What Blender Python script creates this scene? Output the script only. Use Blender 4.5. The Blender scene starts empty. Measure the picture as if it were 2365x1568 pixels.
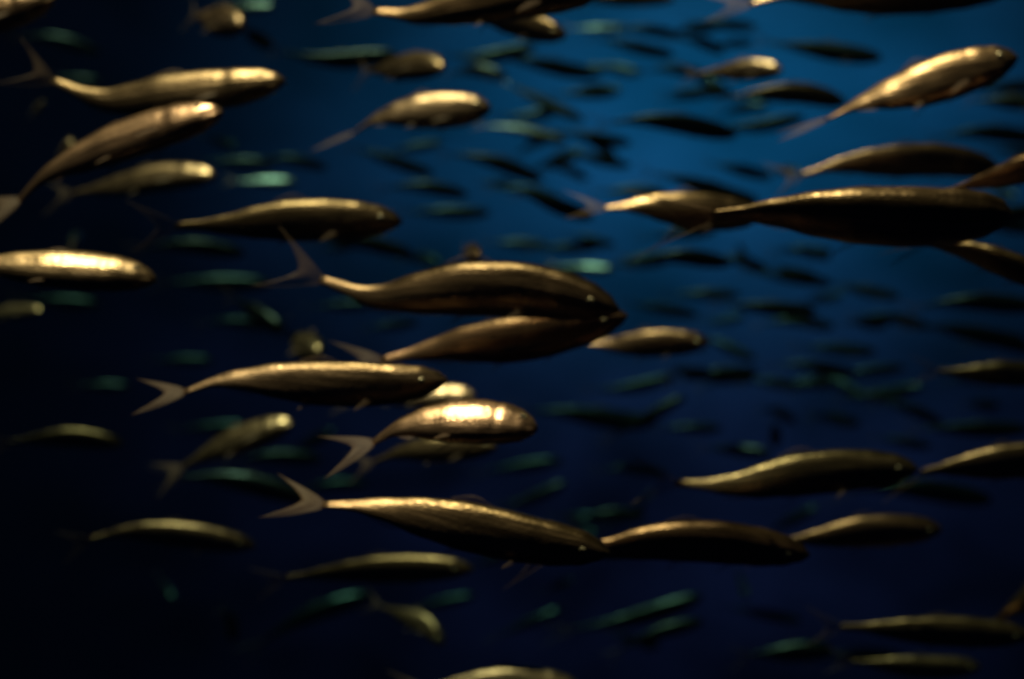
import bpy, math, random
from mathutils import Vector

random.seed(7)
S = bpy.context.scene
COL = S.collection
R = math.radians

# ------------------------------------------------------------------ camera, water light, sun, exposure
FOC, SENS, PW, PH = 50.0, 36.0, 2365.0, 1568.0
FPX = PW * FOC / SENS
cam = bpy.data.cameras.new('camera')
cam.lens, cam.sensor_width = FOC, SENS
cam.clip_start, cam.clip_end = 0.02, 500
cam.dof.use_dof = True
cam.dof.focus_distance = 1.12
cam.dof.aperture_fstop = 3.2
cam_o = bpy.data.objects.new('camera', cam)
cam_o.rotation_euler = (R(90), 0, 0)
COL.objects.link(cam_o)
S.camera = cam_o

SUN_DIR = Vector((-0.20, -0.13, 0.97)).normalized()
sun = bpy.data.lights.new('sun', 'SUN')
sun.energy, sun.angle, sun.color = 4.7, R(0.5), (1.0, 0.48, 0.25)
sun_o = bpy.data.objects.new('sun', sun)
sun_o.rotation_euler = SUN_DIR.to_track_quat('Z', 'Y').to_euler()
COL.objects.link(sun_o)

S.view_settings.view_transform = 'Standard'
S.view_settings.look = 'None'
S.view_settings.exposure = 0.5
S.view_settings.gamma = 1.0


def world():
    w = bpy.data.worlds.new('World')
    S.world = w
    w.use_nodes = True
    nt = w.node_tree
    N, L = nt.nodes, nt.links
    N.clear()
    out = N.new('ShaderNodeOutputWorld')
    bg = N.new('ShaderNodeBackground')
    tc = N.new('ShaderNodeTexCoord')

    def vm(op, a, b):
        n = N.new('ShaderNodeVectorMath')
        n.operation = op
        for i, v in enumerate((a, b)):
            if isinstance(v, tuple):
                n.inputs[i].default_value = v
            elif v is not None:
                L.new(v, n.inputs[i])
        return n

    def mt(op, a, b=None, clamp=False):
        n = N.new('ShaderNodeMath')
        n.operation = op
        n.use_clamp = clamp
        for i, v in enumerate((a, b)):
            if isinstance(v, (int, float)):
                n.inputs[i].default_value = v
            elif v is not None:
                L.new(v, n.inputs[i])
        return n.outputs[0]

    def lobe(c, k):
        d = vm('SUBTRACT', tc.outputs['Generated'], Vector(c).normalized().to_tuple())
        d = vm('MULTIPLY', d.outputs[0], k)
        d = vm('DOT_PRODUCT', d.outputs[0], d.outputs[0])
        return mt('POWER', 2.71828, mt('MULTIPLY', d.outputs['Value'], -1.0))

    big = lobe((0.135, 1.0, 0.17), (5.0, 2.0, 7.6))      # the lit water towards the surface
    wide = lobe((0.13, 1.0, 0.05), (3.7, 1.6, 3.6))      # the dim blue round it
    nz = N.new('ShaderNodeTexNoise')
    nz.inputs['Scale'].default_value = 9.0
    nz.inputs['Detail'].default_value = 2.0
    sc = vm('MULTIPLY', tc.outputs['Generated'], (1.0, 1.0, 1.5))
    L.new(sc.outputs[0], nz.inputs['Vector'])
    mott = mt('MULTIPLY_ADD', nz.outputs['Fac'], 4.2)
    N[-1].inputs[2].default_value = -1.15
    mott = mt('MAXIMUM', mott, 0.08)

    def rgb(c, f):
        n = N.new('ShaderNodeVectorMath')
        n.operation = 'SCALE'
        n.inputs[0].default_value = c
        L.new(f, n.inputs['Scale'])
        return n.outputs[0]

    a = rgb((0.0005, 0.076, 0.156), mt('MULTIPLY', big, mt('MULTIPLY_ADD', mott, 0.20)))
    N[-2].inputs[2].default_value = 0.80
    b = rgb((0.0130, 0.0046, 0.0160), mt('MULTIPLY', wide, mott))
    s1 = vm('ADD', a, b)
    s2 = vm('ADD', s1.outputs[0], (0.0003, 0.0001, 0.0008))
    L.new(s2.outputs[0], bg.inputs['Color'])
    bg.inputs['Strength'].default_value = 1.0
    L.new(bg.outputs[0], out.inputs['Surface'])


world()

# ------------------------------------------------------------------ the water itself
def water_box():
    x0, x1, y0, y1, z0, z1 = -5, 5, -2.0, 8.0, -2.5, 1.45
    v = [(x, y, z) for x in (x0, x1) for y in (y0, y1) for z in (z0, z1)]
    f = [(0, 1, 3, 2), (4, 6, 7, 5), (0, 4, 5, 1), (2, 3, 7, 6), (0, 2, 6, 4), (1, 5, 7, 3)]
    me = bpy.data.meshes.new('haze')
    me.from_pydata(v, [], f)
    m = bpy.data.materials.new('sea_water')
    m.use_nodes = True
    nt = m.node_tree
    nt.nodes.clear()
    o = nt.nodes.new('ShaderNodeOutputMaterial')
    p = nt.nodes.new('ShaderNodeVolumePrincipled')
    p.inputs['Color'].default_value = (0.0008, 0.0022, 0.006, 1)
    p.inputs['Density'].default_value = 0.27
    p.inputs['Anisotropy'].default_value = 0.3
    p.inputs['Absorption Color'].default_value = (0.0, 0.60, 0.74, 1)
    nt.links.new(p.outputs[0], o.inputs['Volume'])
    me.materials.append(m)
    ob = bpy.data.objects.new('haze', me)
    ob['kind'] = 'stuff'
    ob['label'] = 'clear deep blue sea water all around the fish'
    COL.objects.link(ob)


water_box()

# ------------------------------------------------------------------ materials
def node_mat(name):
    m = bpy.data.materials.new(name)
    m.use_nodes = True
    nt = m.node_tree
    nt.nodes.clear()
    o = nt.nodes.new('ShaderNodeOutputMaterial')
    p = nt.nodes.new('ShaderNodeBsdfPrincipled')
    nt.links.new(p.outputs[0], o.inputs['Surface'])
    return m, nt, p


def mapped_noise(nt, uv, scale, nscale, detail=3.0):
    mp = nt.nodes.new('ShaderNodeMapping')
    mp.inputs['Scale'].default_value = scale
    nt.links.new(uv, mp.inputs['Vector'])
    inf = nt.nodes.new('ShaderNodeObjectInfo')
    ad = nt.nodes.new('ShaderNodeVectorMath')
    ad.operation = 'MULTIPLY_ADD'
    nt.links.new(inf.outputs['Random'], ad.inputs[0])
    ad.inputs[1].default_value = (31.0, 17.0, 23.0)
    nt.links.new(mp.outputs[0], ad.inputs[2])
    n = nt.nodes.new('ShaderNodeTexNoise')
    n.inputs['Scale'].default_value = nscale
    n.inputs['Detail'].default_value = detail
    nt.links.new(ad.outputs[0], n.inputs['Vector'])
    return n.outputs['Fac']


def ramp(nt, fac, stops):
    r = nt.nodes.new('ShaderNodeValToRGB')
    el = r.color_ramp.elements
    while len(el) < len(stops):
        el.new(0.5)
    for e, (p, c) in zip(el, stops):
        e.position, e.color = p, (c[0], c[1], c[2], 1)
    nt.links.new(fac, r.inputs[0])
    return r.outputs[0]


def make_skin(name, stops, streak_lo):
    m, nt, p = node_mat(name)
    uv = nt.nodes.new('ShaderNodeUVMap')
    uv.uv_map = 'skin'
    sep = nt.nodes.new('ShaderNodeSeparateXYZ')
    nt.links.new(uv.outputs[0], sep.inputs[0])
    streak = mapped_noise(nt, uv.outputs[0], (1.2, 17.0, 1.0), 1.0, 5.0)
    blotch = mapped_noise(nt, uv.outputs[0], (5.0, 12.0, 1.0), 1.0, 4.0)
    # countershading of the skin: olive back, silver flank, pale belly (v: 0 back, 1 belly)
    base = ramp(nt, sep.outputs[1], stops)
    st = ramp(nt, streak, [(.30, streak_lo), (.55, (.9, .88, .85)), (.72, (1.25, 1.2, 1.1))])
    mul = nt.nodes.new('ShaderNodeMix')
    mul.data_type, mul.blend_type = 'RGBA', 'MULTIPLY'
    mul.inputs['Factor'].default_value = 0.85
    nt.links.new(base, mul.inputs['A'])
    nt.links.new(st, mul.inputs['B'])
    inf = nt.nodes.new('ShaderNodeObjectInfo')
    tint = ramp(nt, inf.outputs['Random'], [(0.0, (.62, .66, .60)), (.35, (.86, .84, .76)), (.7, (1, 1, 1)), (1.0, (1.05, .90, .88))])
    mu2 = nt.nodes.new('ShaderNodeMix')
    mu2.data_type, mu2.blend_type = 'RGBA', 'MULTIPLY'
    mu2.inputs['Factor'].default_value = 1.0
    nt.links.new(mul.outputs['Result'], mu2.inputs['A'])
    nt.links.new(tint, mu2.inputs['B'])
    nt.links.new(mu2.outputs['Result'], p.inputs['Base Color'])
    p.inputs['Metallic'].default_value = 0.92
    rr = nt.nodes.new('ShaderNodeMapRange')
    rr.inputs['From Min'].default_value, rr.inputs['From Max'].default_value = .3, .7
    rr.inputs['To Min'].default_value, rr.inputs['To Max'].default_value = .20, .44
    nt.links.new(blotch, rr.inputs['Value'])
    nt.links.new(rr.outputs[0], p.inputs['Roughness'])
    # small scales in rows
    mp = nt.nodes.new('ShaderNodeMapping')
    mp.inputs['Scale'].default_value = (60.0, 30.0, 1.0)
    nt.links.new(uv.outputs[0], mp.inputs['Vector'])
    vo = nt.nodes.new('ShaderNodeTexVoronoi')
    vo.inputs['Scale'].default_value = 1.0
    nt.links.new(mp.outputs[0], vo.inputs['Vector'])
    ad = nt.nodes.new('ShaderNodeMath')
    ad.operation = 'MULTIPLY_ADD'
    nt.links.new(streak, ad.inputs[0])
    ad.inputs[1].default_value = 2.4
    nt.links.new(vo.outputs['Distance'], ad.inputs[2])
    bp = nt.nodes.new('ShaderNodeBump')
    bp.inputs['Strength'].default_value = 0.26
    bp.inputs['Distance'].default_value = 0.0012
    nt.links.new(ad.outputs[0], bp.inputs['Height'])
    nt.links.new(bp.outputs[0], p.inputs['Normal'])
    return m


def make_fin():
    m, nt, p = node_mat('fin_membrane')
    uv = nt.nodes.new('ShaderNodeUVMap')
    uv.uv_map = 'skin'
    ray = mapped_noise(nt, uv.outputs[0], (2.0, 34.0, 1.0), 1.0, 2.0)
    c = ramp(nt, ray, [(.35, (.20, .12, .08)), (.65, (.42, .29, .20))])
    nt.links.new(c, p.inputs['Base Color'])
    p.inputs['Roughness'].default_value = 0.55
    p.inputs['Alpha'].default_value = 0.17
    return m


def make_plain(name, c, rough, metal=0.0):
    m, nt, p = node_mat(name)
    tc = nt.nodes.new('ShaderNodeTexCoord')
    n = mapped_noise(nt, tc.outputs['Object'], (60, 60, 60), 1.0)
    r = ramp(nt, n, [(.3, tuple(x * .75 for x in c)), (.7, tuple(min(1, x * 1.15) for x in c))])
    nt.links.new(r, p.inputs['Base Color'])
    p.inputs['Roughness'].default_value = rough
    p.inputs['Metallic'].default_value = metal
    return m


WARM_LIT_SKIN = make_skin('warm_lit_fish_skin', [(0.0, (.13, .095, .055)), (.17, (.20, .145, .085)), (.36, (.70, .49, .33)),
                                      (.75, (.64, .44, .32)), (1.0, (.60, .45, .35))], (.30, .25, .20))  # near fish: warm lamp light is put into the skin colour
WATER_TINTED_SKIN = make_skin('water_tinted_fish_skin', [(0.0, (.025, .04, .042)), (.22, (.04, .062, .064)), (.38, (.14, .20, .215)),
                                      (.75, (.13, .17, .185)), (1.0, (.15, .18, .19))], (.55, .55, .55))  # far fish: the water's teal cast is painted into the skin colour
FIN = make_fin()
IRIS = make_plain('eye_iris', (.62, .55, .38), .25, .6)
PUPIL = make_plain('eye_pupil', (.008, .008, .01), .08)

# ------------------------------------------------------------------ fish anatomy
UP = [(0, .02), (.015, .12), (.04, .235), (.10, .37), (.2, .455), (.34, .50), (.5, .475), (.64, .385), (.78, .245), (.9, .125), (1, .085)]
LO = [(0, .02), (.015, .10), (.04, .19), (.10, .335), (.2, .44), (.34, .50), (.5, .49), (.64, .395), (.78, .225), (.9, .11), (1, .08)]
WD = [(0, .03), (.015, .11), (.04, .17), (.10, .24), (.2, .285), (.34, .295), (.5, .275), (.64, .215), (.78, .125), (.9, .058), (1, .03)]


def prof(tab, s):
    for (a, va), (b, vb) in zip(tab, tab[1:]):
        if s <= b:
            t = (s - a) / (b - a)
            t = t * t * (3 - 2 * t) * .5 + t * .5
            return va + (vb - va) * t
    return tab[-1][1]


def spline(pts, t):
    """Catmull-Rom through pts, t in 0..1"""
    n = len(pts) - 1
    x = min(max(t, 0.0), 1.0) * n
    i = min(int(x), n - 1)
    u = x - i
    p1, p2 = pts[i], pts[i + 1]
    p0 = pts[i - 1] if i > 0 else p1 * 2 - p2
    p3 = pts[i + 2] if i + 2 <= n else p2 * 2 - p1
    return .5 * (2 * p1 + (p2 - p0) * u + (2 * p0 - 5 * p1 + 4 * p2 - p3) * u * u + (3 * p1 - p0 - 3 * p2 + p3) * u ** 3)


class Spine:
    """A fish's backbone from snout (s=0) to the root of the tail (s=1), with its own up and side at every point"""

    def __init__(self, pts, roll_head, roll_tail):
        dense = [spline(pts, k / 80) for k in range(81)]       # tail -> snout
        dense.reverse()
        acc = [0.0]
        for a, b in zip(dense, dense[1:]):
            acc.append(acc[-1] + (b - a).length)
        self.d, self.acc, self.len = dense, acc, acc[-1]
        self.rh, self.rt = R(roll_head), R(roll_tail)

    def pos(self, s):
        if s > 1:
            a, b = self.pos(.97), self.pos(1.0)
            return b + (b - a).normalized() * (s - 1) * self.len
        x = max(s, 0) * self.len
        for i in range(len(self.d) - 1):
            if x <= self.acc[i + 1] or i == len(self.d) - 2:
                t = (x - self.acc[i]) / (self.acc[i + 1] - self.acc[i] + 1e-12)
                return self.d[i].lerp(self.d[i + 1], t)

    def frame(self, s):
        a, b = self.pos(max(s - .03, 0)), self.pos(min(s + .03, 1.0))
        T = (a - b).normalized()                                   # towards the head
        U = Vector((0, 0, 1))
        U = (U - T * U.dot(T)).normalized()
        Sd = T.cross(U)
        ph = self.rh + (self.rt - self.rh) * min(max((s - .15) / .8, 0), 1) ** 2
        return T, U * math.cos(ph) - Sd * math.sin(ph), Sd * math.cos(ph) + U * math.sin(ph)


def mesh_from(name, V, F, UV, mats, fmat=None):
    me = bpy.data.meshes.new(name)
    me.from_pydata([tuple(v) for v in V], [], F)
    lay = me.uv_layers.new(name='skin')
    for poly in me.polygons:
        for li in poly.loop_indices:
            lay.data[li].uv = UV[me.loops[li].vertex_index]
        poly.use_smooth = True
    for m in mats:
        me.materials.append(m)
    if fmat:
        for p_, k in zip(me.polygons, fmat):
            p_.material_index = k
    return me


def body_geo(sp, H, ns=44, na=24):
    V, F, UV = [], [], []
    st = [(i / ns) ** 1.25 for i in range(ns + 1)]
    for s in st:
        c = sp.pos(s)
        T, U, Sd = sp.frame(s)
        hu, hl, w = prof(UP, s) * H, prof(LO, s) * H, prof(WD, s) * H
        if s < .225:                                                # gill cover stands a little proud of the trunk
            w *= 1.05
        elif s < .25:
            w *= .95
        for k in range(na):
            a = 2 * math.pi * k / na
            ca, sa = math.cos(a), math.sin(a)
            z = (hu if ca > 0 else hl) * math.copysign(abs(ca) ** .92, ca)
            y = w * math.copysign(abs(sa) ** .86, sa)
            if s < .075 and abs(ca + .42) < .14:                    # mouth line
                y *= .72
            V.append(c + U * z + Sd * y)
            UV.append((s, abs(k if k <= na / 2 else na - k) / (na / 2)))
    for i in range(ns):
        for k in range(na):
            k2 = (k + 1) % na
            F.append((i * na + k, (i + 1) * na + k, (i + 1) * na + k2, i * na + k2))
    F.append(tuple(range(na)))
    F.append(tuple(ns * na + k for k in reversed(range(na))))
    return V, F, UV


def thin_solid(grid, nrm, t0, t1, nu, nv):
    """A fin with real thickness from a (nu+1)x(nv+1) grid of points; thicker at its root"""
    V, F, UV = [], [], []
    for side in (1, -1):
        for i in range(nu + 1):
            for j in range(nv + 1):
                t = (t0 + (t1 - t0) * j / nv) * (1.0 + .35 * math.cos(i * math.pi))
                V.append(grid[i][j] + nrm[i][j] * t * .5 * side)
                UV.append((j / nv, i / nu))
    n1 = (nu + 1) * (nv + 1)
    q = lambda i, j: i * (nv + 1) + j
    for i in range(nu):
        for j in range(nv):
            F.append((q(i, j), q(i + 1, j), q(i + 1, j + 1), q(i, j + 1)))
            F.append((n1 + q(i, j), n1 + q(i, j + 1), n1 + q(i + 1, j + 1), n1 + q(i + 1, j)))
    for j in range(nv):
        F.append((q(0, j), q(0, j + 1), n1 + q(0, j + 1), n1 + q(0, j)))
        F.append((q(nu, j + 1), q(nu, j), n1 + q(nu, j), n1 + q(nu, j + 1)))
    for i in range(nu):
        F.append((q(i + 1, 0), q(i, 0), n1 + q(i, 0), n1 + q(i + 1, 0)))
        F.append((q(i, nv), q(i + 1, nv), n1 + q(i + 1, nv), n1 + q(i, nv)))
    return V, F, UV


def tail_geo(sp, H, sweep=0.0, spread=1.0, nu=14, nv=6):
    c = sp.pos(1.0)
    T, U, Sd = sp.frame(1.0)
    B = (-T + Sd * sweep).normalized()
    g, nr = [], []
    for i in range(nu + 1):
        t = -1 + 2 * i / nu
        ln = H * 1.12 * (.40 + .60 * abs(t) ** 1.4)
        row = []
        for j in range(nv + 1):
            f = j / nv
            z = t * (.085 * H + (.62 * spread * H - .085 * H) * f ** .9)
            row.append(c + T * .03 * H + B * ln * f + U * z + Sd * (H * .05 * math.sin(f * 3 + t * 2) * f))
        g.append(row)
        nr.append([Sd] * (nv + 1))
    return thin_solid(g, nr, .045 * H, .010 * H, nu, nv)


def fin_geo(sp, H, s0, s1, top, hgt, lean, nu=8, nv=4):
    g, nr = [], []
    sg = 1 if top else -1
    for i in range(nu + 1):
        u = i / nu
        s = s0 + (s1 - s0) * u
        c = sp.pos(s)
        T, U, Sd = sp.frame(s)
        r = (prof(UP, s) if top else prof(LO, s)) * H
        h = hgt * H * (math.sin(min(u * 3.2, 1.57)) * (1 - .78 * u))
        g.append([c + U * sg * (r * .94 + h * j / nv) - T * lean * h * (j / nv) for j in range(nv + 1)])
        nr.append([Sd] * (nv + 1))
    return thin_solid(g, nr, .03 * H, .008 * H, nu, nv)


def paired_geo(sp, H, s, zf, side, ln, wid, out, nu=6, nv=4):
    c = sp.pos(s)
    T, U, Sd = sp.frame(s)
    w = prof(WD, s) * H
    root = c + U * zf * prof(LO, s) * H + Sd * side * w * (.93 * math.sqrt(max(0, 1 - zf * zf * .9)))
    d = (-T + Sd * side * out - U * .35).normalized()
    e = (U * .8 - Sd * side * .3 + T * .3).normalized()
    n = d.cross(e).normalized()
    g, nr = [], []
    for i in range(nu + 1):
        t = -1 + 2 * i / nu
        L_ = ln * H * (1 - .35 * (t + 1) / 2) * (1 - .12 * t * t)
        g.append([root + d * L_ * j / nv + e * t * wid * H * (.25 + .75 * j / nv) for j in range(nv + 1)])
        nr.append([n] * (nv + 1))
    return thin_solid(g, nr, .025 * H, .008 * H, nu, nv)


def ball_geo(c, ax, up, fw, r, flat, nu=12, nv=8):
    V, F, UV = [], [], []
    for j in range(1, nv):
        b = math.pi * j / nv
        for i in range(nu):
            a = 2 * math.pi * i / nu
            V.append(c + ax * math.cos(b) * r * flat + (up * math.cos(a) + fw * math.sin(a)) * math.sin(b) * r)
            UV.append((i / nu, j / nv))
    for j in range(nv - 2):
        for i in range(nu):
            i2 = (i + 1) % nu
            F.append((j * nu + i, (j + 1) * nu + i, (j + 1) * nu + i2, j * nu + i2))
    F.append(tuple(range(nu)))
    F.append(tuple((nv - 2) * nu + i for i in reversed(range(nu))))
    return V, F, UV


def link(name, geo, mat, parent, origin):
    V, F, UV = geo
    me = mesh_from(name, [v - origin for v in V], F, UV, [mat])
    o = bpy.data.objects.new(name, me)
    COL.objects.link(o)
    o.parent = parent
    return o


def detailed_fish(sp, H, label, group, sweep=0.0, spread=1.0):
    origin = sp.pos(.45)
    root = bpy.data.objects.new('fish', None)
    root.empty_display_size = .02
    root.location = origin
    root['label'], root['category'], root['group'] = label, 'fish', group
    COL.objects.link(root)
    link('body', body_geo(sp, H), WARM_LIT_SKIN, root, origin)
    link('tail_fin', tail_geo(sp, H, sweep, spread), FIN, root, origin)
    link('dorsal_fin', fin_geo(sp, H, .40, .56, True, .26, .7), FIN, root, origin)
    link('anal_fin', fin_geo(sp, H, .70, .83, False, .15, .8), FIN, root, origin)
    for sd in (1, -1):
        link('pectoral_fin', paired_geo(sp, H, .255, -.52, sd, .62, .10, .30), FIN, root, origin)
        link('pelvic_fin', paired_geo(sp, H, .50, -.90, sd, .34, .08, .22), FIN, root, origin)
        s = .095
        T, U, Sd = sp.frame(s)
        c = sp.pos(s) + U * .075 * H + Sd * sd * prof(WD, s) * H * .90
        e = link('eye', ball_geo(c, Sd * sd, U, T, .085 * H, .55), IRIS, root, origin)
        link('pupil', ball_geo(c + Sd * sd * .028 * H, Sd * sd, U, T, .052 * H, .50, 10, 6), PUPIL, e, origin)
    return root


def P3(px, py, d):
    return Vector(((px - PW / 2) / FPX * d, d, -(py - PH / 2) / FPX * d))


def spine_of(pts, d_tail, d_head, rh, rt):
    n = len(pts) - 1
    out = []
    for i, (x, y) in enumerate(pts):
        out.append(P3(x, y, d_tail + (d_head - d_tail) * i / n))
    return Spine(out, rh, rt)

# ------------------------------------------------------------------ the near fish
NEAR = 'golden brown fish of the near school'
# spine (tail root .. snout), body height, depth of tail, depth of head, roll of head, roll of tail, tail sweep, label
FISH = [
 ([(-260,62),(-120,52),(20,24),(130,-8)], 92, 1.9, 1.9, 22, 22, .1, 'brown fish cut by the top edge in the upper left corner'),
 ([(452,36),(486,42),(520,49),(560,60)], 72, 2.85, 2.62, 24, 10, 0, 'stubby pale fish turned towards the viewer with a bright golden face near the top'),
 ([(120,186),(240,230),(380,217),(520,205),(660,186)], 98, 1.95, 1.9, 22, 12, .3, 'long bronze fish with bent tail just above the steeply climbing golden fish'),
 ([(44,462),(110,402),(230,345),(380,293),(515,258)], 106, 1.75, 1.7, 34, 24, .5, 'large golden fish climbing steeply, its bent tail hanging down by the left edge'),
 ([(165,447),(260,430),(380,408),(500,406)], 68, 2.7, 2.6, 28, 8, .1, 'tan fish tucked under the belly of the steeply climbing golden fish'),
 ([(140,362),(150,350),(158,342),(166,332)], 46, 2.9, 2.72, 20, 20, 0, 'tiny foreshortened yellow fish above the tail of the climbing golden fish'),
 ([(72,262),(82,254),(92,246),(100,238)], 22, 3.6, 3.45, 10, 10, 0, 'small pinkish fish at the dark left side between two bronze fish'),
 ([(-130,606),(0,612),(130,620),(250,630),(362,646)], 98, 1.6, 1.6, 38, 36, .1, 'bright yellow backed fish entering at the left edge at half height'),
 ([(-70,730),(0,722),(50,718),(95,716)], 34, 3.3, 3.2, 26, 26, 0, 'small bright gold fish cut by the left edge below the yellow backed fish'),
 ([(405,522),(520,520),(650,510),(790,508),(930,512)], 94, 1.85, 1.85, -6, -12, .2, 'dull brown fish with a forked tail alone left of the blue water'),
 ([(815,308),(870,275),(950,258),(1050,254),(1135,250)], 84, 2.35, 2.3, 10, 66, .2, 'arched gold fish with shining white back below the one with a glowing forehead'),
 ([(850,166),(905,158),(960,152),(1024,156)], 70, 2.9, 2.62, 34, 4, 0, 'short fish with a glowing golden forehead above the arched gold fish'),
 ([(862,26),(960,34),(1080,8),(1230,-16),(1400,-24)], 108, 1.8, 1.75, 4, 22, .2, 'big fish cut by the top edge with bright peduncle and hanging forked tail'),
 ([(1050,18),(1130,34),(1215,58),(1308,84)], 62, 2.5, 2.35, -14, -6, 0, 'brown fish with a silver white back diving out from under the big top fish'),
 ([(1310,-8),(1400,-2),(1480,-2),(1560,0)], 32, 3.2, 3.2, -12, -12, 0, 'dark fish grazing the top edge over the blue water'),
 ([(1730,8),(1830,-14),(1960,-20),(2150,-28),(2350,-34)], 112, 2.1, 2.1, -30, 44, .2, 'black bellied fish along the top edge with a bright ragged tail'),
 ([(1905,277),(1990,238),(2090,207),(2220,168),(2352,132)], 104, 1.85, 1.8, 6, 68, .1, 'large climbing fish with a blazing white patch on its back at the right'),
 ([(1612,170),(1680,164),(1740,160),(1808,163)], 50, 2.8, 2.7, 8, 8, 0, 'small brown fish with two gold glints on its back over the blue water'),
 ([(1685,226),(1770,216),(1860,216),(1955,240)], 50, 3.2, 3.2, -34, -30, .1, 'black arched fish with a teal rim behind the tail of the blazing white fish'),
 ([(1850,404),(1950,380),(2060,371),(2180,370),(2310,392)], 78, 2.3, 2.3, -38, 14, .2, 'humped dark fish with a tan tail stalk above the largest black fish'),
 ([(1395,480),(1500,476),(1620,488),(1760,500)], 84, 2.0, 2.0, -12, 44, .2, 'olive fish with gold glints and a notched tail nosing into the black fish'),
 ([(1640,498),(1790,492),(1950,496),(2120,502),(2340,496)], 166, 1.55, 1.5, -58, -50, .1, 'largest black fish, a heavy silhouette with a thin olive back'),
 ([(2190,440),(2300,410),(2400,378),(2520,340)], 72, 1.7, 1.65, -46, -42, .1, 'dark fish slanting up out of the right edge from the black silhouette'),
 ([(2120,560),(2230,578),(2330,612),(2460,668)], 74, 1.7, 1.65, -50, -46, .1, 'dark fish slanting down out of the right edge below the black silhouette'),
 ([(1070,578),(1082,581),(1092,584),(1106,588)], 42, 2.4, 2.16, 8, 8, 0, 'little fish seen head on above the back of the wide grey fish'),
 ([(740,645),(860,686),(960,678),(1090,666),(1250,675),(1430,716)], 124, 1.65, 1.6, -14, 14, .3, 'wide grey backed fish with a kinked upswept tail in the middle'),
 ([(880,832),(980,812),(1080,794),(1210,780),(1330,755),(1450,728)], 106, 1.72, 1.68, -22, 26, .2, 'dark bellied fish with pinkish tail stalk right under the wide grey fish'),
 ([(668,772),(690,788),(712,801),(738,812)], 66, 2.80, 2.56, 34, 20, 0, 'round fish head shining gold straight at the viewer in the middle left'),
 ([(1345,792),(1420,796),(1510,792),(1640,790)], 62, 2.5, 2.45, -14, 36, .1, 'drab fish with two gold tail glints right of the dark bellied fish'),
 ([(425,905),(510,880),(620,878),(760,886),(900,888),(1035,878)], 100, 1.56, 1.54, -10, 46, .3, 'long tan fish with a bright spot near its tail under the round golden head'),
 ([(828,922),(930,916),(1020,912),(1099,914)], 60, 2.5, 2.45, 40, 24, .1, 'pale gold fish pressed between the long tan fish and the brightest fish'),
 ([(862,1022),(920,990),(1010,974),(1120,974),(1242,990)], 110, 1.46, 1.44, 42, 40, .4, 'brightest fish of the centre, cream gold all over its flank'),
 ([(862,1066),(930,1044),(1020,1036),(1150,1032)], 58, 2.2, 2.15, 4, 10, .3, 'slim brown fish swimming directly beneath the brightest centre fish'),
 ([(420,1078),(500,1036),(590,1002),(678,975)], 70, 2.5, 2.45, 34, 14, .1, 'rosy brown fish climbing with two gold stripes on its head'),
 ([(20,1022),(100,1012),(180,1010),(285,1024)], 48, 2.7, 2.7, -26, -26, 0, 'faint brown fish in the black water near the left edge'),
 ([(745,1165),(840,1170),(960,1190),(1100,1220),(1230,1248),(1410,1278)], 114, 1.46, 1.42, -18, 48, .2, 'long grey green fish diving rightwards with a gold spot by its tail'),
 ([(1270,1282),(1400,1268),(1530,1250),(1680,1254),(1870,1282)], 104, 1.62, 1.62, -28, -18, .1, 'olive humped fish that the long grey green fish runs into'),
 ([(1800,1252),(1900,1240),(2000,1226),(2175,1222)], 76, 2.1, 2.1, -22, -8, .1, 'yellow green topped fish following the olive humped fish'),
 ([(1560,1116),(1700,1120),(1830,1098),(1960,1086),(2120,1082)], 98, 1.85, 1.85, -14, 24, .2, 'ochre backed fish with two red glints on its tail at the lower right'),
 ([(2125,1092),(2240,1074),(2365,1062),(2490,1062)], 86, 2.0, 2.0, -26, -18, .1, 'dark fish leaving at the right edge behind the ochre backed fish'),
 ([(205,1246),(300,1228),(420,1234),(592,1260)], 60, 2.4, 2.4, -18, -14, .2, 'thin streaked fish with a reddish tail in the black lower left'),
 ([(655,1336),(770,1322),(880,1314),(1000,1312),(1095,1314)], 66, 2.35, 2.3, -20, -24, .1, 'dusky fish with one sharp gold line along its back at the bottom'),
 ([(880,1400),(930,1420),(985,1444),(1024,1490)], 46, 3.0, 2.9, 6, 6, .1, 'small yellowish fish curving steeply downwards near the bottom'),
 ([(1940,1448),(2050,1452),(2200,1458),(2380,1468)], 74, 2.15, 2.15, -22, -10, .1, 'yellow rimmed fish low in the black lower right corner'),
 ([(2290,1440),(2345,1402),(2420,1352),(2500,1310)], 58, 2.2, 2.15, -24, -22, .1, 'fish climbing out of the right edge near the bottom corner'),
 ([(1965,1528),(2050,1534),(2150,1540),(2265,1540)], 56, 2.5, 2.5, -20, -20, 0, 'dim reddish fish beneath the yellow rimmed fish'),
 ([(980,1590),(1090,1580),(1200,1578),(1345,1592)], 76, 2.2, 2.2, 6, 6, 0, 'fish with only its golden back rising over the bottom edge'),
 ([(2165,858),(2240,862),(2330,862),(2440,872)], 62, 2.4, 2.4, -30, -22, .1, 'black fish with small red glints at the right edge'),
]
for pts, H, dt, dh, rh, rt, sw, lab in FISH:
    H *= 1.06
    sp = spine_of(pts, dt, dh, rh, rt)
    detailed_fish(sp, H * (dt + dh) / 2 / FPX, lab, NEAR, sw)

# ------------------------------------------------------------------ the far school
FAR = 'small teal and green fish of the far school'


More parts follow.
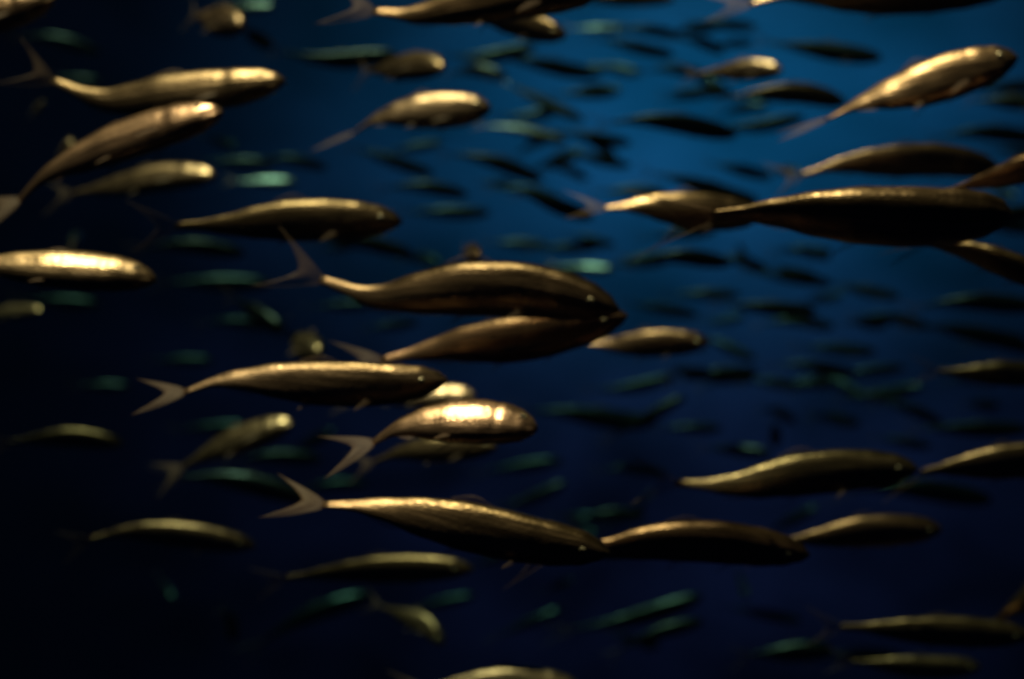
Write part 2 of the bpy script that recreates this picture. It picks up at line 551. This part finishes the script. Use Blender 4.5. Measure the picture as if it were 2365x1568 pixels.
def far_variant(bend, seed):
    """One fish 1 m long along +X, snout at +0.5, as one mesh with its fins"""
    pts = []
    for k in range(5):
        t = k / 4
        pts.append(Vector((-.43 + .93 * t, 0, bend * math.sin(t * math.pi * 1.1 + seed) * .09 + .03 * abs(bend) * (1 - t))))
    sp = Spine(pts, 0, 0)
    V, F, UV, FM = [], [], [], []
    H = .215
    for geo, k in ((body_geo(sp, H, 24, 14), 0), (tail_geo(sp, H, .15, 1.0, 8, 3), 1), (fin_geo(sp, H, .40, .56, True, .24, .7, 4, 2), 1),
                   (fin_geo(sp, H, .70, .83, False, .15, .8, 4, 2), 1), (paired_geo(sp, H, .255, -.5, 1, .6, .1, .3, 3, 2), 1),
                   (paired_geo(sp, H, .255, -.5, -1, .6, .1, .3, 3, 2), 1)):
        b = len(V)
        V += geo[0]
        F += [tuple(b + i for i in f) for f in geo[1]]
        UV += geo[2]
        FM += [k] * len(geo[1])
    return mesh_from('fish', V, F, UV, [WATER_TINTED_SKIN, FIN], FM)


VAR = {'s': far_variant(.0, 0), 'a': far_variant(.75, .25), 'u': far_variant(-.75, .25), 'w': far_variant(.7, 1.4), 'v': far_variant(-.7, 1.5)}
# x, y of tail and of snout, height, tone (b flashing, n, d dark), bend, label
SMALL = [
 (520,15,625,15,28,'b','s','flashing cyan fish above the stubby golden faced fish'),
 (52,92,215,116,24,'n','a','dim green fish under the brown corner fish'),
 (125,178,225,188,22,'n','s','dim green fish hugging the back of the long bronze fish'),
 (665,124,895,132,40,'d','u','dark teal topped fish above and left of the glowing forehead fish'),
 (1045,130,1222,113,30,'n','u','teal backed fish rising towards the diving silver white fish'),
 (1045,176,1160,174,34,'n','a','grey teal fish just right of the glowing forehead fish'),
 (1160,150,1368,159,26,'d','w','slender dark fish stretching right below the diving silver white fish'),
 (1325,65,1445,66,26,'b','s','flashing cyan fish high in the blue water'),
 (1422,76,1562,80,28,'d','a','black fish touching the nose of the high flashing cyan fish'),
 (1385,90,1542,126,30,'d','s','black fish slanting down below the high flashing cyan fish'),
 (1562,94,1665,116,28,'d','a','short dark fish in the blue water between two slanting dark fish'),
 (1640,104,1735,98,22,'d','s','faint dark fish overlapping the short dark fish in the blue'),
 (1600,52,1735,62,22,'d','s','faint fish below the bright ragged tail at the top'),
 (1788,100,2014,132,38,'n','s','leaf shaped dark fish with a teal flash left of the blazing white fish'),
 (1498,168,1622,172,28,'d','a','dark fish tailing the small brown fish with gold glints'),
 (1545,212,1682,214,28,'d','s','purplish dark fish under the small brown fish with gold glints'),
 (1172,193,1332,272,28,'b','s','teal flashing fish slanting steeply down in the left of the blue'),
 (1288,215,1408,218,26,'d','s','small black fish at the nose of the steep teal flashing fish'),
 (1162,268,1298,252,28,'n','u','green backed fish right of the nose of the arched gold fish'),
 (1125,296,1292,322,34,'b','a','broad cyan flashing fish below the green backed fish'),
 (1288,302,1442,330,30,'d','s','black fish right of the broad cyan flashing fish'),
 (1305,350,1442,382,28,'d','s','black fish lowest of the slanting ones in the open blue'),
 (1418,292,1675,306,44,'d','a','humped dark fish, biggest in the open blue'),
 (1665,292,1840,276,30,'d','u','dim fish right after the humped dark fish in the blue'),
 (825,344,985,398,30,'d','s','dark fish slanting down under the tail of the arched gold fish'),
 (900,350,1012,332,22,'n','s','olive fish crossing the slanting dark fish under the arched gold fish'),
 (1048,366,1235,408,36,'d','a','dark teal topped fish slanting down left of the lowest slanting blue water fish'),
 (1648,378,1772,406,30,'d','s','black fish pointing at the tail stalk of the humped dark fish'),
 (1780,392,1842,396,26,'b','s','tiny teal glint of a fish by the tan tail stalk'),
 (1515,418,1735,452,34,'d','w','dark fish just over the olive fish with gold glints'),
 (1388,442,1525,440,24,'n','s','green fish behind the tail of the olive fish with gold glints'),
 (898,440,1065,446,34,'n','a','teal topped fish right of the dull brown forked tail fish'),
 (945,490,1115,492,28,'n','s','grey teal fish at the nose of the dull brown fish'),
 (1148,440,1292,462,26,'n','a','grey teal fish in the middle of the dimming blue'),
 (1215,452,1355,498,42,'d','s','blackish blurred fish left of the olive fish tail'),
 (2255,232,2405,238,38,'n','s','grey teal fish at the right edge under the blazing white fish nose'),
 (2240,206,2410,196,26,'d','s','dark fish at the right edge touching the blazing white fish belly'),
 (2178,322,2385,318,32,'d','a','black fish at the right edge over the humped dark fish'),
 (2285,345,2425,352,26,'d','s','small black fish at the right edge near the humped dark fish nose'),
 (2285,440,2342,452,26,'b','s','bright cyan glint of a fish at the right edge in the black silhouette gap'),
 (2175,488,2410,488,34,'d','u','dim olive fish behind the nose of the largest black fish'),
 (2255,522,2425,530,28,'d','s','dim fish at the right edge between the two slanting dark fish'),
 (1135,560,1255,566,26,'n','s','dim teal fish beside the small head on fish'),
 (1240,574,1375,570,26,'n','s','dim teal fish over the nose of the wide grey fish'),
 (1288,614,1405,622,30,'b','s','turquoise spotted fish on the back of the wide grey fish'),
 (1410,612,1535,604,26,'d','s','dim fish in front of the turquoise spotted fish'),
 (1485,608,1668,604,44,'d','a','dark arched fish with olive rim under the largest black fish'),
 (1650,602,1765,620,30,'d','a','dark olive fish following the arched one under the black silhouette'),
 (1740,628,1905,652,30,'d','s','dark fish last in the olive rimmed row under the black silhouette'),
 (1555,680,1695,680,28,'n','s','dark green fish alone under the olive rimmed row'),
 (1455,700,1598,726,28,'d','s','dark fish ahead of the nose of the wide grey fish'),
 (1500,545,1640,535,30,'d','s','blackish fish below the olive fish with gold glints'),
 (1795,586,1905,592,28,'d','a','dark fish directly below the belly of the largest black fish'),
 (2135,716,2375,706,40,'d','a','black fish by the right edge in the middle of the dim blue'),
 (1925,656,2065,684,28,'n','s','green fish slanting in the dim blue right of centre'),
 (1985,735,2135,752,28,'d','a','dark green fish left of the black fish by the right edge'),
 (2125,766,2350,776,30,'d','w','long dark fish under the black fish by the right edge'),
 (1765,754,1905,748,28,'n','a','dull green fish right of the drab fish with gold tail glints'),
 (1675,704,1868,718,38,'d','s','violet black fish above the dull green fish'),
 (1855,800,2010,812,26,'n','s','dull green fish below the dark green one at the right'),
 (1795,848,1965,862,28,'d','a','dark fish with green back lower in the dim right'),
 (1375,900,1545,876,28,'n','u','green topped fish rising under the drab fish'),
 (1568,888,1735,858,30,'n','a','bright green edged fish right of the green topped rising fish'),
 (1235,968,1492,962,30,'n','w','long green fish right of the brightest centre fish'),
 (1420,1005,1568,924,34,'d','s','black fish climbing right of the long green fish'),
 (1535,988,1655,990,28,'n','s','dim green fish under the climbing black fish'),
 (1784,968,1794,1030,34,'n','s','green fish standing on its tail in the dim right'),
 (1950,918,2085,912,28,'n','s','green fish right of the upright green fish'),
 (2035,936,2165,972,30,'d','a','dark fish slanting down beside a green one at the right'),
 (2135,990,2355,992,34,'n','s','green backed dark fish above the one leaving at the right edge'),
 (1815,890,1930,888,24,'d','s','faint black fish above the upright green fish'),
 (1395,1090,1528,1092,28,'n','a','green arched fish left of the ochre backed fish tail'),
 (1152,1170,1295,1122,30,'n','u','light green fish climbing over the long diving fish'),
 (1125,1088,1285,1066,26,'n','s','dim green fish under the nose of the slim brown fish'),
 (545,1072,725,1058,32,'d','a','dull teal fish below the rosy brown climbing fish'),
 (425,1112,695,1146,46,'d','a','olive black arched fish over the left tail of the long diving fish'),
 (695,1140,835,1116,28,'n','a','green fish above the gold spotted tail of the long diving fish'),
 (680,1040,765,998,28,'n','s','dim green fish at the left lobe of the brightest fish tail'),
 (1340,1205,1475,1188,32,'n','a','green fish above the olive humped fish'),
 (1502,1138,1460,1200,26,'n','a','upright curved green fish under the red glints of the ochre fish'),
 (1095,1305,1215,1266,28,'n','s','green fish poking out below the long diving fish'),
 (1255,1366,1322,1338,18,'n','s','smallest green sliver of a fish near the bottom'),
 (1330,1452,1595,1388,34,'d','u','longest green fish near the bottom'),
 (1150,1468,1285,1412,24,'d','s','thin green fish left of the longest bottom green fish'),
 (615,1485,835,1378,26,'d','a','thin green fish climbing at the bottom left of the curving yellowish fish'),
 (945,1408,1085,1378,24,'d','s','green fish above the curving yellowish fish'),
 (1775,1228,1875,1178,26,'d','s','teal green fish on the tail of the yellow green topped fish'),
 (1975,1140,2262,1150,34,'n','a','teal edged fish under the belly of the ochre backed fish'),
 (1702,1308,1724,1380,26,'n','s','green fish swimming straight down below the olive humped fish'),
 (1685,1402,1835,1432,26,'d','s','dark fish right of the longest bottom green fish'),
 (1440,1504,1605,1438,38,'d','a','black climbing fish under the longest bottom green fish'),
 (1735,1512,1905,1500,54,'d','s','black bulky fish at the bottom right of centre'),
 (1895,1528,2062,1512,28,'n','a','dim green fish right of the black bulky bottom fish'),
 (372,1336,402,1385,28,'n','a','dim yellow green fish pointing down in the black lower left'),
 (505,1408,545,1476,34,'n','a','olive green fish bending down in the lower left'),
 (180,890,290,892,22,'n','s','faint teal fish in the black left'),
 (342,580,545,582,36,'n','a','dull teal fish below the forked tail of the dull brown fish'),
 (168,558,176,548,40,'n','s','faint round fish above the yellow backed fish'),
 (60,692,215,702,24,'n','s','faint teal fish under the yellow backed fish'),
 (478,752,612,752,28,'n','a','faint green fish left of the wide grey fish tail'),
 (395,652,605,656,22,'d','s','black thin fish ahead of the yellow backed fish'),
 (725,708,855,704,24,'n','s','faint green fish below the kinked tail'),
 (850,758,955,746,24,'n','s','faint green fish under the belly of the wide grey fish'),
 (478,374,622,378,28,'n','s','dim teal fish ahead of the tan tucked fish'),
 (608,374,742,384,28,'n','a','dim green fish right of the dim teal fish'),
 (548,418,672,420,30,'b','s','flashing cyan fish right of the tan tucked fish'),
 (470,318,545,338,24,'d','s','dark fish under the snout of the climbing golden fish'),
 (735,560,935,582,34,'n','a','green fish under the belly of the dull brown fish'),
 (358,832,482,834,26,'n','s','faint green fish over the tail of the long tan fish'),
 (418,990,562,984,28,'n','s','faint green fish over the rosy brown climbing fish'),
 (555,62,625,108,36,'d','s','black fish behind the stubby golden faced fish'),
 (540,690,650,760,54,'d','s','black blurred fish in the dark water left of the kinked tail'),
 (1555,858,1645,866,34,'d','s','violet black fish over the bright green edged fish'),
 (1935,865,2075,850,28,'n','s','dark green fish left of the red glinting black fish'),
 (1640,1034,1765,1046,34,'d','s','black fish above the ochre backed fish'),
 (2030,1010,2140,1030,26,'d','s','black fish over the gap behind the ochre backed fish'),
 (2250,800,2400,812,28,'d','a','black fish above the red glinting black fish'),
 (1700,560,1720,590,20,'n','s','speck of a green fish under the largest black fish'),
]
for k, (x0, y0, x1, y1, h, tone, bend, lab) in enumerate(SMALL):
    ex = .11 if abs(x1 - x0) > 70 else 0
    x0, y0, x1, y1 = x0 - ex * (x1 - x0), y0 - ex * (y1 - y0), x1 + ex * (x1 - x0), y1 + ex * (y1 - y0)
    px = math.hypot(x1 - x0, y1 - y0)
    L = random.uniform(.18, .215)
    d = min(max(.042 * FPX / h, 3.3), 5.0) + random.uniform(-.2, .2)
    ln = px / FPX * d
    L = max(L, ln)
    a, b = P3(x0, y0, d), P3(x1, y1, d)
    if L > ln * 1.02:                                              # foreshortened: turned towards or away from the viewer
        dy = math.sqrt(L * L - ln * ln) * random.choice((-1, 1))
        f = 1 - dy / 2 / d
        a, b = P3(x0, y0, d - dy / 2), P3(x1, y1, d + dy / 2)
    T = (b - a).normalized()
    U = Vector((0, 0, 1)) if abs(T.z) < .85 else Vector((-1, 0, 0)) * (1 if T.z < 0 else -1)
    U = (U - T * U.dot(T)).normalized()
    Sd = T.cross(U)
    ph = R({'b': random.uniform(30, 40), 'n': random.uniform(-16, 0) if x0 > 1000 and y0 < 860 else random.uniform(-34, -20), 'd': random.uniform(-42, -22)}[tone])
    U2, S2 = U * math.cos(ph) - Sd * math.sin(ph), Sd * math.cos(ph) + U * math.sin(ph)
    from mathutils import Matrix
    M = Matrix(((T.x, -S2.x, U2.x), (T.y, -S2.y, U2.y), (T.z, -S2.z, U2.z)))
    o = bpy.data.objects.new('fish', VAR[bend])
    o.rotation_euler = M.to_euler()
    hz = min(max(h * d / FPX / (L * .215), .75), 1.35)
    o.scale = (L, L * hz, L * hz)
    o.location = (a + b) / 2
    o['label'], o['category'], o['group'] = lab, 'fish', FAR
    COL.objects.link(o)

# ------------------------------------------------------------------ the faintest fish, at the very back of the school
rb = random.Random(21)
zones = [(1150, 60, 1720, 460, 12), (1250, 520, 2100, 900, 18), (1500, 880, 2340, 1010, 8), (1150, 1040, 1700, 1480, 7), (560, 560, 1000, 1000, 4)]
for zx0, zy0, zx1, zy1, n in zones:
    for k in range(n):
        px, py = rb.uniform(zx0, zx1), rb.uniform(zy0, zy1)
        d, L = rb.uniform(5.3, 5.9), rb.uniform(.19, .24)
        o = bpy.data.objects.new('fish', VAR[rb.choice('sauw')])
        o.rotation_euler = (R(rb.uniform(4, 34)), R(rb.gauss(0, 9)), R(rb.uniform(-40, 40)))
        o.scale = (L, L * rb.uniform(.85, 1.1), L * rb.uniform(.8, 1.05))
        o.location = P3(px, py, d)
        o['label'], o['category'], o['group'] = 'faint blurred fish at the very back of the school, barely standing out from the water', 'fish', 'faintest fish at the back'
        COL.objects.link(o)
